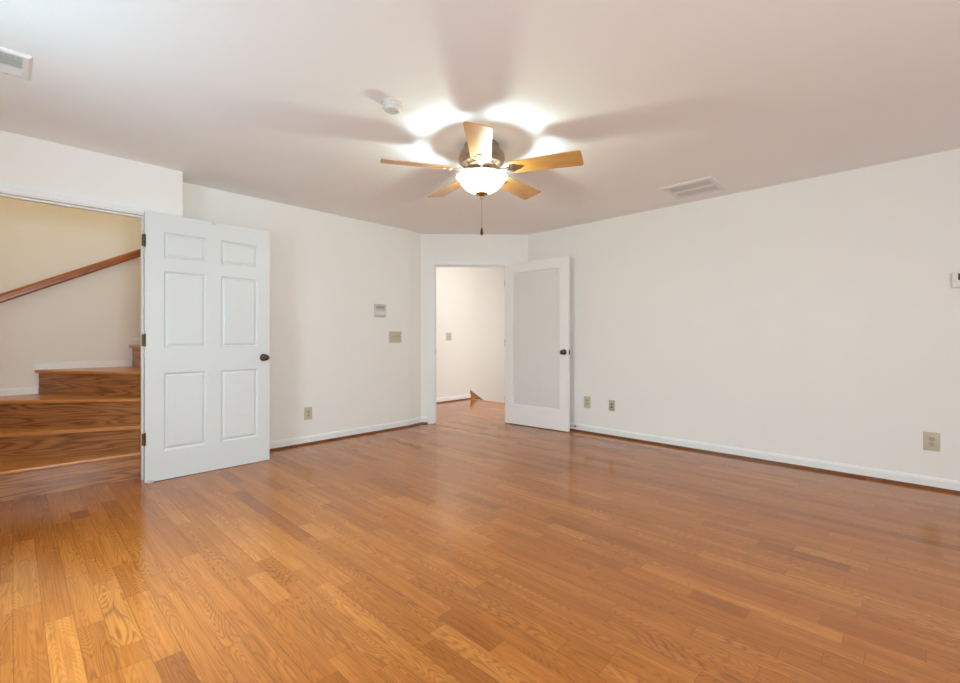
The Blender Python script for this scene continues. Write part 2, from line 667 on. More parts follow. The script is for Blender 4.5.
# hall shell
bm = bmesh.new()
box(bm, 1.62, 8.2, HY, HY + .12, -2.6, HH)
struct('wall_hall', bm, M['hallwall'], 'bright cream hall wall seen through the far doorway', 'wall')
bm = bmesh.new()
box(bm, 8.1, 8.22, -1.32, HY, -2.6, HH)
box(bm, 1.62, 1.74, SY + .12, HY, 0, HH)
struct('wall_hall_end', bm, M['hallwall'], 'end walls of the hall, hidden by the corner doorway', 'wall')
bm = bmesh.new()
for a, b, z0, z1 in ((3.815, 4.2, -2.6, HH), (5.8, 8.1, -2.6, HH), (4.2, 5.8, -2.6, .7), (4.2, 5.8, 2.2, HH)):
    box(bm, a, b, -1.20, -1.08, z0, z1)
struct('wall_hall_side', bm, M['hallwall'], 'hall window wall, hidden by the corner doorway', 'wall')
window(3, 'y', -1.08, 4.2, 5.8, .7, 2.2, 'hall window beside the stairs, hidden by the doorway')
bm = bmesh.new()
box(bm, EDGE - .1, 8.2, -1.2, HY, -2.7, -2.6)
struct('floor_lower', bm, M['hallwall'], 'lower landing beneath the hall stairs, out of sight', 'floor')

# ------------------------------------------------------------------ baseboards and shoe mouldings
BB = [(0, 0), (.014, 0), (.014, .068), (.009, .080), (.004, .086), (0, .088)]
SHOE = [(.014, 0), (.032, 0), (.032, .006), (.028, .013), (.022, .018), (.014, .020)]


def baseboard(name, label, runs, shoe=True, z=0.0, mat=None):
    bm = bmesh.new()
    for p0, p1, out in runs:
        sweep(bm, [(d, zz + z) for d, zz in BB], p0, p1, out)
    o = struct(name, bm, M['trim'], label, 'baseboard')
    if shoe:
        bm = bmesh.new()
        for p0, p1, out in runs:
            sweep(bm, [(d, zz + z) for d, zz in SHOE], p0, p1, out)
        s = obj('shoe_moulding', bm, M['shoe'], o)
        s['label'] = 'dark stained oak shoe moulding'
        s['kind'] = 'structure'
    return o


cn = Vector((A.y - C0.y, -(A.x - C0.x))).normalized()
baseboard('baseboard_right', 'white baseboard with dark oak shoe along the long right wall', [((RX, B.y), (RX, WY), (-1, 0))])
baseboard('baseboard_back', 'white baseboard under the recessed wall with the keypad',
          [((0, .28), C0, (0, -1)), (C0, A, cn), (A, dpt(S0 - .09), -dn)])
baseboard('baseboard_diagonal', 'short white baseboard behind the open glass door', [(dpt(S1 + .09), B, -dn)])
baseboard('baseboard_left', 'white baseboard beside the stair doorway', [((U1 + .08, 0), (0, 0), (0, -1)), ((WX, 0), (U0 - .08, 0), (0, -1))])
baseboard('baseboard_near', 'white baseboard under the near windows, outside the photo',
          [((WX, WY), (RX, WY), (0, 1)), ((WX, 0), (WX, WY), (1, 0))])
baseboard('baseboard_hall', 'white baseboard on the hall wall, ending at the stair edge', [((1.75, HY), (4.83, HY), (0, -1))])


# ------------------------------------------------------------------ door casings and jambs
def casing(n, label, P, s0, s1, w, depth):
    """P(s, d) -> point on the wall plane; d<0 is into the room"""
    bm = bmesh.new()

    def bar(a, b, d0, d1, z0, z1):
        prism(bm, [P(a, d0), P(b, d0), P(b, d1), P(a, d1)], z0, z1)
    g = .006
    for side in (-1, 1):
        a, b = (s0 - w, s0 - g) if side < 0 else (s1 + g, s1 + w)
        a2, b2 = (s0 - w, s0 - w + .022) if side < 0 else (s1 + w - .022, s1 + w)
        a3, b3 = (s0 - w + .022, s0 - w + .034) if side < 0 else (s1 + w - .034, s1 + w - .022)
        bar(a, b, -.011, 0, 0, DH + g)
        bar(a2, b2, -.019, -.011, 0, DH + w - .022)
        bar(a3, b3, -.015, -.011, 0, DH + w - .034)
    bar(s0 - w, s1 + w, -.011, 0, DH + g, DH + w)
    bar(s0 - w, s1 + w, -.019, -.011, DH + w - .022, DH + w)
    bar(s0 - w + .034, s1 + w - .034, -.015, -.011, DH + w - .034, DH + w - .022)
    o = struct('trim_%d' % n, bm, M['trim'], label, 'door trim')
    bm = bmesh.new()
    t = .005
    bar(s0 - .001, s0 + t, -.004, depth, 0, DH)
    bar(s1 - t, s1 + .001, -.004, depth, 0, DH)
    bar(s0 + t, s1 - t, -.004, depth, DH - t, DH + .001)
    bar(s0 + t, s0 + t + .012, .042, .078, 0, DH - t)
    bar(s1 - t - .012, s1 - t, .042, .078, 0, DH - t)
    bar(s0 + t + .012, s1 - t - .012, .042, .078, DH - t - .012, DH - t)
    j = obj('door_jamb', bm, M['trim'], o)
    return o


t1 = casing(1, 'white casing around the stair doorway at left', lambda s, d: (s, d), U0, U1, .056, .125)
t2 = casing(2, 'white casing around the far corner doorway into the hall', dpt, S0, S1, .085, .125)
# strike plate on the hall doorway's left jamb
bm = bmesh.new()
p = dpt(S0 + .012, 0)
prism(bm, [dpt(S0 + .0125, .012), dpt(S0 + .0145, .012), dpt(S0 + .0145, .034), dpt(S0 + .0125, .034)], .895, .955)
s = obj('strike_plate', bm, M['bronze'], t2)
s['label'] = 'dark bronze strike plate'


# ------------------------------------------------------------------ doors
def knob_bm(side=1):
    """door knob with its axis along local -Y * side, base at y=0"""
    bm = bmesh.new()
    prof = [(0.0, 0.0), (.033, 0.0), (.033, .003), (.029, .008), (.016, .012), (.0115, .016), (.0115, .030), (.018, .035), (.0255, .042),
            (.0275, .050), (.0260, .058), (.019, .064), (.008, .066), (0.0, .066)]
    lathe(bm, prof, 32, Matrix.Rotation(R(90) * side, 4, 'X'))
    return bm


def hinge_bm():
    bm = bmesh.new()
    for k in range(5):
        m = Matrix.Translation((0, 0, -.045 + .018 * k))
        lathe(bm, [(0, .0006), (.0062, .0006), (.0062, .0174), (0, .0174)], 14, m)
    lathe(bm, [(0, -.049), (.004, -.048), (.0055, -.045), (0, -.045)], 14)
    lathe(bm, [(0, .045), (.0055, .045), (.004, .049), (0, .050)], 14)
    box(bm, -.020, 0.0, -.002, .0005, -.045, .045)
    return bm


# six-panel door, opened flat against the left wall
DW, DT = 0.917, 0.035
d1 = thing('door_1', 'white six-panel door swung open flat against the wall beside the stair doorway', 'door', (-.262, -.078, .004), R(.7), kind='structure')


def six_panel(width, height, thick):
    bm = bmesh.new()
    xs = [0, .119, .413, .521, .818, width]
    zs = [0, .222, .825, 1.018, 1.615, 1.715, 1.915, height]
    panels = []
    for y, flip in ((0, False), (thick, True)):
        vv = [[bm.verts.new((x, y, z)) for z in zs] for x in xs]
        for i in range(len(xs) - 1):
            for k in range(len(zs) - 1):
                q = (vv[i][k], vv[i + 1][k], vv[i + 1][k + 1], vv[i][k + 1])
                f = bm.faces.new(q[::-1] if flip else q)
                if i in (1, 3) and k in (1, 3, 5):
                    panels.append(f)
        if y == 0:
            front = vv
        else:
            back = vv
    nx, nz = len(xs) - 1, len(zs) - 1
    for i in range(nx):
        bm.faces.new((front[i][0], back[i][0], back[i + 1][0], front[i + 1][0]))
        bm.faces.new((front[i][nz], front[i + 1][nz], back[i + 1][nz], back[i][nz]))
    for k in range(nz):
        bm.faces.new((front[0][k], front[0][k + 1], back[0][k + 1], back[0][k]))
        bm.faces.new((front[nx][k], back[nx][k], back[nx][k + 1], front[nx][k + 1]))
    bm.normal_update()
    for f in panels:
        bmesh.ops.inset_individual(bm, faces=[f], thickness=.010, depth=-.005)
        bmesh.ops.inset_individual(bm, faces=[f], thickness=.007, depth=-.007)
        bmesh.ops.inset_individual(bm, faces=[f], thickness=.006, depth=0.0)
        bmesh.ops.inset_individual(bm, faces=[f], thickness=.022, depth=.009)
    return bm


obj('door_panel', six_panel(DW, 2.052, DT), M['door'], d1)
k = obj('door_knob', knob_bm(1), M['bronze'], d1, True)
k.location = (.865, 0, .922)
k['label'] = 'dark bronze door knob'
k2 = obj('door_knob', knob_bm(-1), M['bronze'], d1, True)
k2.location = (.865, DT, .922)
k2.scale = (1, .2, 1)
bm = bmesh.new()
box(bm, DW - .001, DW + .0015, .006, .029, .890, .946)
box(bm, DW + .001, DW + .008, .012, .023, .908, .928)
obj('latch_plate', bm, M['bronze'], d1)
for z in (.330, 1.078, 1.830):
    h = obj('hinge', hinge_bm(), M['bronze'], d1, True)
    h.location = (.000, -.003, z)
    h['label'] = 'dark bronze butt hinge'
bm = bmesh.new()
box(bm, .452, .480, -.004, 0, 2.034, 2.047, .0015)
s = obj('top_bumper', bm, M['grey_plastic'], d1)
s['label'] = 'small grey bumper under the top edge'
# rubber tipped stop under the hinge corner
bm = bmesh.new()
box(bm, .012, .05, -.012, -.001, -.008, .018, .003)
s = obj('bottom_bumper', bm, M['grey_plastic'], d1)
s['label'] = 'small pale bumper at the bottom hinge corner'

# glass door, opened against the right wall
G0 = Vector((3.478, -0.43))
G1 = Vector((3.535, -1.345))
gd = (G1 - G0)
GW = 0.925
ga = math.atan2(gd.y, gd.x)
d2 = thing('door_2', 'white single-lite glass door swung open against the right wall', 'door', (G0.x, G0.y, .010), ga, kind='structure')
# local X along the door; the room-side face is local y=0 facing -y ... the slab lies towards +y (the wall)
bm = bmesh.new()
GH = 2.045
gx0, gx1, gz0, gz1 = .120, .815, .238, 1.935
T = .035
side = 1.0


def ybox(bm, x0, x1, y0, y1, z0, z1, bev=0.0):
    box(bm, x0, x1, y0, y1, z0, z1, bev)


ybox(bm, 0, gx0, 0, T, 0, GH)
ybox(bm, gx1, GW, 0, T, 0, GH)
ybox(bm, gx0, gx1, 0, T, 0, gz0)
ybox(bm, gx0, gx1, 0, T, gz1, GH)
obj('door_frame', bm, M['glassdoor'], d2)
bm = bmesh.new()
w = .014
for y0, y1 in ((.004, .013), (T - .013, T - .004)):
    ybox(bm, gx0, gx0 + w, y0, y1, gz0, gz1)
    ybox(bm, gx1 - w, gx1, y0, y1, gz0, gz1)
    ybox(bm, gx0 + w, gx1 - w, y0, y1, gz0, gz0 + w)
    ybox(bm, gx0 + w, gx1 - w, y0, y1, gz1 - w, gz1)
obj('glazing_bead', bm, M['glassdoor'], d2)
bm = bmesh.new()
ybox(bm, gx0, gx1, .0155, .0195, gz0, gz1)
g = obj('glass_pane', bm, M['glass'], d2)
g['label'] = 'single tall pane of greyish glass'
for y, sd in ((0, 1), (T, -1)):
    k = obj('door_knob', knob_bm(sd), M['bronze'], d2, True)
    k.location = (.868, y, .925)
    k['label'] = 'dark bronze door knob'
bm = bmesh.new()
ybox(bm, GW - .001, GW + .0015, .006, .029, .897, .953)
ybox(bm, GW + .001, GW + .009, .012, .023, .915, .935)
s = obj('latch_plate', bm, M['bronze'], d2)
s['label'] = 'dark bronze latch plate on the door edge'
for z in (.28, 1.03, 1.80):
    h = obj('hinge', hinge_bm(), M['bronze'], d2, True)
    h.location = (-.007, T - .004, z)

# ------------------------------------------------------------------ staircase
RH = 0.207
PV = Vector((-.205, .142))          # where the winder risers meet
RY = [(-1.55, .160), (-1.55, .690), None, None, None]
# riser directions fan out from the pivot: far ends on the walls
ENDS = [Vector((WX, .172)), Vector((WX, .715)), Vector((-1.47, SY - .012)), Vector((-.797, SY - .012)), Vector((-.150, SY)), Vector((.12, SY)), Vector((.38, SY)), Vector((.64, SY))]
PVS = [Vector((-.245, .128)), Vector((-.235, .140)), Vector((-.225, .150)), Vector((-.205, .165)), Vector((-.125, .404)), Vector((.12, .404)), Vector((.38, .404)), Vector((.64, .404))]
stair = thing('staircase', 'oak winder staircase climbing behind the open left doorway', 'staircase', (0, 0, 0))
NS = len(ENDS) - 1


def nose(a, b, d):
    """offset line a-b towards the lower step"""
    t = (b - a).normalized()
    n = Vector((-t.y, t.x))
    return a + n * d, b + n * d


def local(o, a, b):
    """turn a mesh object so its own X axis follows a->b (grain direction)"""
    t = (b - a)
    ang = math.atan2(t.y, t.x)
    m = Matrix.Translation((a.x, a.y, 0)) @ Matrix.Rotation(ang, 4, 'Z')
    o.data.transform(m.inverted())
    o.matrix_local = m
    return o


FILL = {1: [Vector((WX, SY))] if False else []}
for i in range(NS):
    a, b = PVS[i], ENDS[i]           # pivot end, outer end
    a2, b2 = PVS[i + 1], ENDS[i + 1]
    z0, z1 = i * RH, (i + 1) * RH
    t = (b - a).normalized()
    back = Vector((t.y, -t.x))       # towards the higher steps
    if back.dot((a2 + b2) / 2 - (a + b) / 2) < 0:
        back = -back
    bm = bmesh.new()
    prism(bm, [a[:], b[:], (b + back * .018)[:], (a + back * .018)[:]], z0, z1 - .027)
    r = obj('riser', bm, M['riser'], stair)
    local(r, b, a)
    # tread polygon from the nosing line back to just under the next riser
    fa, fb = a - back * .030, b - back * .030
    corner = []
    if i == 1:
        corner = [Vector((WX, SY))]
    pts = [fa, fb, b] + corner + [b2, a2]
    pts = [Vector((max(p.x, WX), min(p.y, SY))) for p in pts]
    pp = []
    for p in pts:
        if not pp or (p - pp[-1]).length > 1e-4:
            pp.append(p)
    bm = bmesh.new()
    prism(bm, [p[:] for p in pp], z1 - .027, z1)
    es = [e for e in bm.edges if all(min((v.co.xy - fa).length, (v.co.xy - fb).length) < 2e-3 for v in e.verts) and abs(e.verts[0].co.z - e.verts[1].co.z) < 1e-5]
    if es:
        bmesh.ops.bevel(bm, geom=es, offset=.010, segments=4, profile=.5, affect='EDGES')
    tr = obj('tread', bm, M['tread'], stair)


# baseboards that climb with the treads on the stairwell wall
def stair_board(label, x0, x1, z):
    bm = bmesh.new()
    sweep(bm, [(d, zz * 0.68 + z) for d, zz in BB], (x0, SY), (x1, SY), (0, -1))
    return bm


tb = stair_board('', -1.45, -.80, 3 * RH)
o = struct('baseboard_stair', tb, M['trim'], 'white baseboard on the third step below the handrail', 'baseboard')
tb = stair_board('', -.815, -.155, 4 * RH)
o = struct('baseboard_stair_upper', tb, M['trim'], 'white baseboard on the fourth step beside the six-panel door', 'baseboard')
tb = stair_board('', -.14, .11, 5 * RH)
o = struct('baseboard_stair_top', tb, M['trim'], 'white baseboard on the fifth step, hidden by the door', 'baseboard')

# handrail on the stairwell wall
slope = math.atan2(1.940 - 1.418, .966)
hr = thing('handrail', 'stained wooden handrail sloping up the stairwell wall', 'handrail', (-1.03, SY - .056, 1.418))
RL = 2.1
bm = bmesh.new()
prof = []
for k in range(24):
    a = 2 * math.pi * k / 24
    x, y = math.cos(a), math.sin(a)
    rx, ry = .021, .034
    if y < 0:
        rx = .019
    prof.append((rx * math.copysign(abs(x) ** .75, x), ry * math.copysign(abs(y) ** .8, y)))
# finger groove low on both flanks
prof = [(x * (.80 if -.016 < y < -.004 else 1), y) for x, y in prof]
ra = [bm.verts.new((-.42, x, y)) for x, y in prof]
rb = [bm.verts.new((RL, x, y)) for x, y in prof]
bm.faces.new(ra)
bm.faces.new(rb[::-1])
for i in range(len(prof)):
    j = (i + 1) % len(prof)
    bm.faces.new((ra[i], ra[j], rb[j], rb[i]))
g = obj('rail', bm, M['rail'], hr, True, 50)
g.rotation_euler = (0, -slope, 0)
for dx in (-.25, 1.35, 2.0):
    bm = bmesh.new()
    lathe(bm, [(0, 0), (.026, 0), (.026, .004), (.014, .010), (0, .010)], 20, Matrix.Translation((0, .056, -.06)) @ Matrix.Rotation(R(90), 4, 'X'))
    tube(bm, [(0, .050, -.06), (0, .020, -.060), (0, .004, -.052), (0, 0, -.024)], .006, 10)
    br = obj('bracket', bm, M['brass'], hr, True)
    br.location = (dx * math.cos(slope), 0, dx * math.sin(slope))

# wall lamp high in the stairwell (above the doorway, out of view)
sl = thing('wall_lamp', 'lit wall lamp high on the stairwell wall, above the doorway', 'lamp', (-.45, SY, 3.55))
bm = bmesh.new()
lathe(bm, [(0, 0), (.055, 0), (.055, .012), (.02, .02), (.012, .06), (0, .06)], 24, Matrix.Rotation(R(90), 4, 'X'))
obj('back_plate', bm, M['brass'], sl, True)
bm = bmesh.new()
lathe(bm, [(.035, -.06), (.062, .02), (.075, .09), (.073, .09), (.060, .02), (.033, -.058)], 28, Matrix.Translation((0, -.11, 0)))
obj('lamp_shade', bm, M['lamp'], sl, True)
point('stairwell_bulb', (-.45, SY - .16, 3.42), 21, (1.0, 0.80, 0.42), .03)

# ------------------------------------------------------------------ hall stair skirt
bm = bmesh.new()
sl2 = .62
L2 = 2.2
ztop = .150
pts = [(EDGE, -.20), (EDGE, ztop), (EDGE + L2, ztop - sl2 * L2), (EDGE + L2, ztop - sl2 * L2 - .35)]
a = [bm.verts.new((x, HY - .020, z)) for x, z in pts]
b = [bm.verts.new((x, HY - .001, z)) for x, z in pts]
bm.faces.new(a)
bm.faces.new(b[::-1])
for i in range(4):
    j = (i + 1) % 4
    bm.faces.new((a[i], b[i], b[j], a[j]))
sk = obj('stair_skirt', bm, M['riser'])
tag(sk, 'small brown skirt board end where the hall stairs go down', 'skirt board')
bm = bmesh.new()
a = [bm.verts.new((x, HY - .026, z)) for x, z in ((EDGE, ztop), (EDGE, ztop + .022), (EDGE + L2, ztop + .022 - sl2 * L2), (EDGE + L2, ztop - sl2 * L2))]
b = [bm.verts.new((v.co.x, HY - .001, v.co.z)) for v in a]
bm.faces.new(a)
bm.faces.new(b[::-1])
for i in range(4):
    j = (i + 1) % 4
    bm.faces.new((a[i], b[i], b[j], a[j]))
s = obj('cap_moulding', bm, M['trim'], sk)
s['label'] = 'white cap along the sloping edge'
bm = bmesh.new()
box(bm, EDGE - .06, EDGE + .03, -1.08, HY - .03, -.03, .004, .003)
o = struct('trim_3', bm, M['tread'], 'oak nosing at the edge of the hall floor above the stairs', 'floor trim')
# steps going down beyond the edge
hs = thing('hall_staircase', 'oak stairs going down beyond the hall floor edge', 'staircase', (0, 0, 0))
for i in range(8):
    z = -.19 * (i + 1)
    x = EDGE + .02 + .27 * i
    bm = bmesh.new()
    box(bm, x, x + .30, -1.07, HY - .03, z - .03, z)
    obj('tread', bm, M['tread'], hs)
    bm = bmesh.new()
    box(bm, x, x + .018, -1.07, HY - .03, z, z + .16)
    obj('riser', bm, M['riser'], hs)

# lamp added to light the hall floor (above the doorway, out of view)
hl = thing('hall_fill_lamp', 'added flush lamp on the hall ceiling, unseen above the doorway', 'lamp', (3.9, .35, HH))
bm = bmesh.new()
lathe(bm, [(0, 0), (.15, 0), (.15, -.02), (.14, -.03), (0, -.03)], 32)
obj('base', bm, M['brass'], hl, True)
bm = bmesh.new()
lathe(bm, [(.135, -.03), (.13, -.055), (.10, -.08), (.05, -.092), (0, -.095)], 32)
obj('glass_shade', bm, M['lamp'], hl, True)
hd = bpy.data.lights.new('hall_fill_light', 'AREA')  # added light shining down on the hall floor
hd.shape = 'DISK'
hd.size = .26
hd.energy = 19
hd.color = (1.0, .97, .92)
hd.spread = R(180)
ho = bpy.data.objects.new('hall_fill_light', hd)
COL.objects.link(ho)
ho.location = (3.9, .35, HH - .10)

# ------------------------------------------------------------------ ceiling fan
FX = -.96 + 0.7197 * 3.14 + 0.6943 * .012
FY = -4.261 + 0.6943 * 3.14 - 0.7197 * .012
fan = thing('ceiling_fan', 'flush-mount ceiling fan with five maple blades and lit bowl', 'ceiling fan', (FX, FY, CH))
VW = R(43.97)                         # azimuth of the viewing direction
bm = bmesh.new()
lathe(bm, [(0, 0), (.118, 0), (.122, -.006), (.122, -.030), (.128, -.038), (.128, -.046), (.150, -.062), (.160, -.082), (.161, -.104), (.152, -.116),
           (.150, -.120), (.153, -.126), (.140, -.140), (.105, -.152), (.098, -.160), (0, -.160)], 56)
obj('motor_housing', bm, M['pewter'], fan, True, 25)
bm = bmesh.new()
lathe(bm, [(0, -.160), (.092, -.160), (.094, -.172), (.080, -.180), (.066, -.186), (.064, -.206), (.108, -.213), (.112, -.220), (.112, -.229), (.100, -.234), (0, -.234)], 48)
obj('light_fitter', bm, M['pewter'], fan, True, 25)


def blade_bm():
    """blade along +X, flat in XY before pitching"""
    bm = bmesh.new()
    x0, x1 = .205, .688
    outline = []
    hw0, hw1 = .066, .083
    rt = .022
    outline += [(x0 + .004, -hw0 + .010), (x0 + .014, -hw0)]
    for k in range(7):
        a = -math.pi / 2 + k * math.pi / 12
        outline.append((x1 - rt + rt * math.cos(a), -hw1 + rt + rt * math.sin(a)))
    for k in range(7):
        a = k * math.pi / 12
        outline.append((x1 - rt + rt * math.cos(a), hw1 - rt + rt * math.sin(a)))
    outline += [(x0 + .014, hw0), (x0 + .004, hw0 - .010)]
    outline += [(x0, hw0 - .030), (x0, -hw0 + .030)]
    prism(bm, outline, -.003, .003)
    return bm


def iron_bm():
    """blade holder: curved arm, spade plate with screws"""
    bm = bmesh.new()
    th = .004
    # arm that dips below the blade then rises to it
    path = [(.088, 0, .012), (.115, 0, .002), (.145, 0, -.008), (.175, 0, -.011), (.205, 0, -.009)]
    wid = [.020, .014, .012, .014, .022]
    prev = None
    for (x, y, z), w in zip(path, wid):
        q = [bm.verts.new((x, -w, z - th)), bm.verts.new((x, w, z - th)), bm.verts.new((x, w, z + th)), bm.verts.new((x, -w, z + th))]
        if prev:
            for i in range(4):
                j = (i + 1) % 4
                bm.faces.new((prev[i], prev[j], q[j], q[i]))
        else:
            bm.faces.new(q)
        prev = q
    bm.faces.new(prev[::-1])
    # spade plate, three lobes, under the blade
    out = []
    N = 36
    for k in range(N):
        a = 2 * math.pi * k / N
        r = .034 + .010 * math.cos(3 * a)
        out.append((.238 + r * 1.15 * math.cos(a), r * 1.1 * math.sin(a)))
    prism(bm, out, -.0090, -.0035)
    for x, y in ((.272, 0), (.222, .026), (.222, -.026)):
        lathe(bm, [(0, -.0125), (.005, -.0115), (.0062, -.0088), (0, -.0088)], 12, Matrix.Translation((x, y, 0)))
    return bm


PITCH = R(12)
blade0 = obj('blade', blade_bm(), M['blade'], fan)
blade0['label'] = 'honey maple wood blade'
iron0 = obj('blade_bracket', iron_bm(), M['pewter'], blade0, True)
iron0['label'] = 'antique pewter blade bracket'
BA = VW + R(-90 - 92)                      # front blade, towards the camera
for i in range(5):
    if i == 0:
        b, ir = blade0, iron0
    else:
        b = blade0.copy()
        ir = iron0.copy()
        COL.objects.link(b)
        COL.objects.link(ir)
        b.parent = fan
        ir.parent = b
    b.matrix_local = Matrix.Translation((0, 0, -.183)) @ Matrix.Rotation(BA + i * R(72), 4, 'Z') @ Matrix.Rotation(-PITCH, 4, 'X')
bm = bmesh.new()
outer = [(.172, -.222), (.177, -.226), (.177, -.232), (.168, -.238), (.160, -.250), (.146, -.272), (.120, -.300), (.085, -.322), (.045, -.338), (.012, -.344)]
inner = [(r - .004 if r > .02 else r, z + .004) for r, z in outer[::-1]]
lathe(bm, outer + inner[:-1] + [(.168, -.222), (.172, -.222)], 56)
b = obj('light_bowl', bm, M['bowl'], fan, True, 60)
b['label'] = 'lit alabaster glass bowl'
bm = bmesh.new()
lathe(bm, [(0, -.328), (.040, -.336), (.044, -.341), (.040, -.346), (.022, -.352), (.014, -.356), (.010, -.360), (.013, -.366), (.011, -.374), (.004, -.380), (0, -.381)], 28)
obj('finial', bm, M['brass'], fan, True)
bm = bmesh.new()
z = -.383
while z > -.575:
    lathe(bm, [(0, z), (.0016, z - .0012), (.0016, z - .0028), (0, z - .004)], 6)
    z -= .0046
tube(bm, [(0, 0, -.380), (0, 0, -.578)], .0007, 6)
ch = obj('pull_chain', bm, M['brass'], fan, True)
bm = bmesh.new()
lathe(bm, [(0, -.574), (.004, -.576), (.0055, -.584), (.0095, -.598), (.0115, -.610), (.0105, -.620), (.006, -.627), (0, -.629)], 20)
fb = obj('chain_fob', bm, M['bronze'], ch, True)
fb['label'] = 'dark teardrop pull fob'
point('fan_bulb', (FX, FY, CH - .322), 57, (0.70, 0.95, 1.0), .035)

# ------------------------------------------------------------------ smoke detector
sd = thing('smoke_detector', 'small round white smoke detector on the ceiling beside the fan', 'smoke detector', (.55, -2.11, CH))
bm = bmesh.new()
lathe(bm, [(0, 0), (.060, 0), (.060, -.010), (.056, -.014), (0, -.014)], 40)
obj('base', bm, M['detector'], sd, True)
bm = bmesh.new()
lathe(bm, [(.053, -.014), (.053, -.022), (.049, -.038), (.040, -.047), (.018, -.049), (0, -.044)], 40)
obj('cover', bm, M['detector'], sd, True)
bm = bmesh.new()
for k in range(16):
    a = 2 * math.pi * k / 16
    m = Matrix.Rotation(a, 4, 'Z')
    box(bm, .0500, .0530, -.006, .006, -.033, -.024, 0, m)
obj('vent_slots', bm, M['grey_plastic'], sd)
bm = bmesh.new()
lathe(bm, [(0, -.0480), (.010, -.0483), (.010, -.0525), (.008, -.054), (0, -.054)], 20, Matrix.Translation((.018, -.012, 0)))
obj('test_button', bm, M['grey_plastic'], sd, True)


# ------------------------------------------------------------------ ceiling registers
def register(name, label, x0, x1, y0, y1, margin, group=None, far_flap=False):
    cx, cy = (x0 + x1) / 2, (y0 + y1) / 2
    t = thing(name, label, 'vent', (cx, cy, CH), 0, group)
    ax, ay = (x1 - x0) / 2, (y1 - y0) / 2
    bm = bmesh.new()
    # bevelled frame
    oz, iz = -.003, -.012
    o = [bm.verts.new((sx * ax, sy * ay, oz)) for sx, sy in ((-1, -1), (1, -1), (1, 1), (-1, 1))]
    tt = [bm.verts.new((sx * ax, sy * ay, 0)) for sx, sy in ((-1, -1), (1, -1), (1, 1), (-1, 1))]
    m1 = [bm.verts.new((sx * (ax - .012), sy * (ay - .012), iz)) for sx, sy in ((-1, -1), (1, -1), (1, 1), (-1, 1))]
    m2 = [bm.verts.new((sx * (ax - margin), sy * (ay - margin), iz)) for sx, sy in ((-1, -1), (1, -1), (1, 1), (-1, 1))]
    m3 = [bm.verts.new((sx * (ax - margin), sy * (ay - margin), 0)) for sx, sy in ((-1, -1), (1, -1), (1, 1), (-1, 1))]
    for p, q in ((tt, o), (o, m1), (m1, m2), (m2, m3)):
        for i in range(4):
            j = (i + 1) % 4
            bm.faces.new((p[i], p[j], q[j], q[i]))
    obj('frame', bm, M['vent'], t)
    bx, by = ax - margin, ay - margin
    bm = bmesh.new()
    box(bm, -bx, bx, -by, by, -.0015, -.0005)
    obj('backing', bm, M['duct'], t)
    return t, bx, by


def louvre(t, bx, y, tilt, w=.022, along='x', x0=None, x1=None):
    bm = bmesh.new()
    n = 6
    prev = None
    for k in range(n + 1):
        a = -1 + 2 * k / n
        yy = a * w / 2
        zz = -.004 * (1 - a * a)
        q = [bm.verts.new((x0 if x0 is not None else -bx, yy, zz)), bm.verts.new((x1 if x1 is not None else bx, yy, zz)),
             bm.verts.new((x1 if x1 is not None else bx, yy, zz + .0012)), bm.verts.new((x0 if x0 is not None else -bx, yy, zz + .0012))]
        if prev:
            for i in range(4):
                j = (i + 1) % 4
                bm.faces.new((prev[i], prev[j], q[j], q[i]))
        else:
            bm.faces.new(q)
        prev = q
    bm.faces.new(prev[::-1])
    o = obj('louvre', bm, M['vent'], t)
    return o


# the one near the right wall: slats run along Y
t, bx, by = register('ceiling_vent', 'square white louvred ceiling vent near the right wall', 3.06, 3.485, -3.05, -2.61, .046)
for k in range(14):
    xx = -bx + (k + .5) * 2 * bx / 14
    if abs(xx) < .006:
        continue
    o = louvre(t, by, 0, 0, .021)
    tilt = R(-20) if xx < 0 else R(-20)
    o.matrix_local = Matrix.Translation((xx, 0, -.0085)) @ Matrix.Rotation(R(90), 4, 'Z') @ Matrix.Rotation(tilt, 4, 'X')
bm = bmesh.new()
box(bm, -.005, .005, -by, by, -.0165, -.002)
obj('divider', bm, M['vent'], t)

# the one at the upper left: open slats in the near half, closed face beyond
t, bx, by = register('ceiling_register', 'white ceiling register with a grey slot above the stair doorway', -1.30, -.890, -1.228, -.945, .033)
for k in range(5):
    yy = -by + (k + .5) * .118 / 5
    o = louvre(t, bx, 0, 0, .020)
    o.matrix_local = Matrix.Translation((0, yy, -.0088)) @ Matrix.Rotation(R(62), 4, 'X')
for k in range(5):
    yy = -by + .124 + (k + .5) * (2 * by - .124) / 5
    o = louvre(t, bx, 0, 0, .0235)
    o.matrix_local = Matrix.Translation((0, yy, -.0095)) @ Matrix.Rotation(R(-8), 4, 'X')
bm = bmesh.new()
box(bm, -bx, bx, -by + .117, -by + .124, -.015, -.002)
obj('divider', bm, M['vent'], t)
for dx in (.055, .115):
    bm = bmesh.new()
    lathe(bm, [(0, -.0118), (.006, -.012), (.005, -.015), (0, -.016)], 14, Matrix.Translation((bx - dx, by + .012, 0)))
    obj('screw', bm, M['grey_plastic'], t, True)


# ------------------------------------------------------------------ wall plates
def wall_mtx(x, y, z, nx, ny):
    """local X along the wall, local -Y out of the wall, Z up"""
    n = Vector((nx, ny, 0)).normalized()
    xx = Vector((-n.y, n.x, 0))
    m = Matrix.Identity(4)
    m.col[0] = (*xx, 0)
    m.col[1] = (*(-n), 0)
    m.col[2] = (0, 0, 1, 0)
    m.col[3] = (x, y, z, 1)
    return m


def plate(t, w, h, mat, d=.006):
    bm = bmesh.new()
    box(bm, -w / 2, w / 2, -d, 0, -h / 2, h / 2, .003, seg=3)
    return obj('plate', bm, mat, t, True, 50)


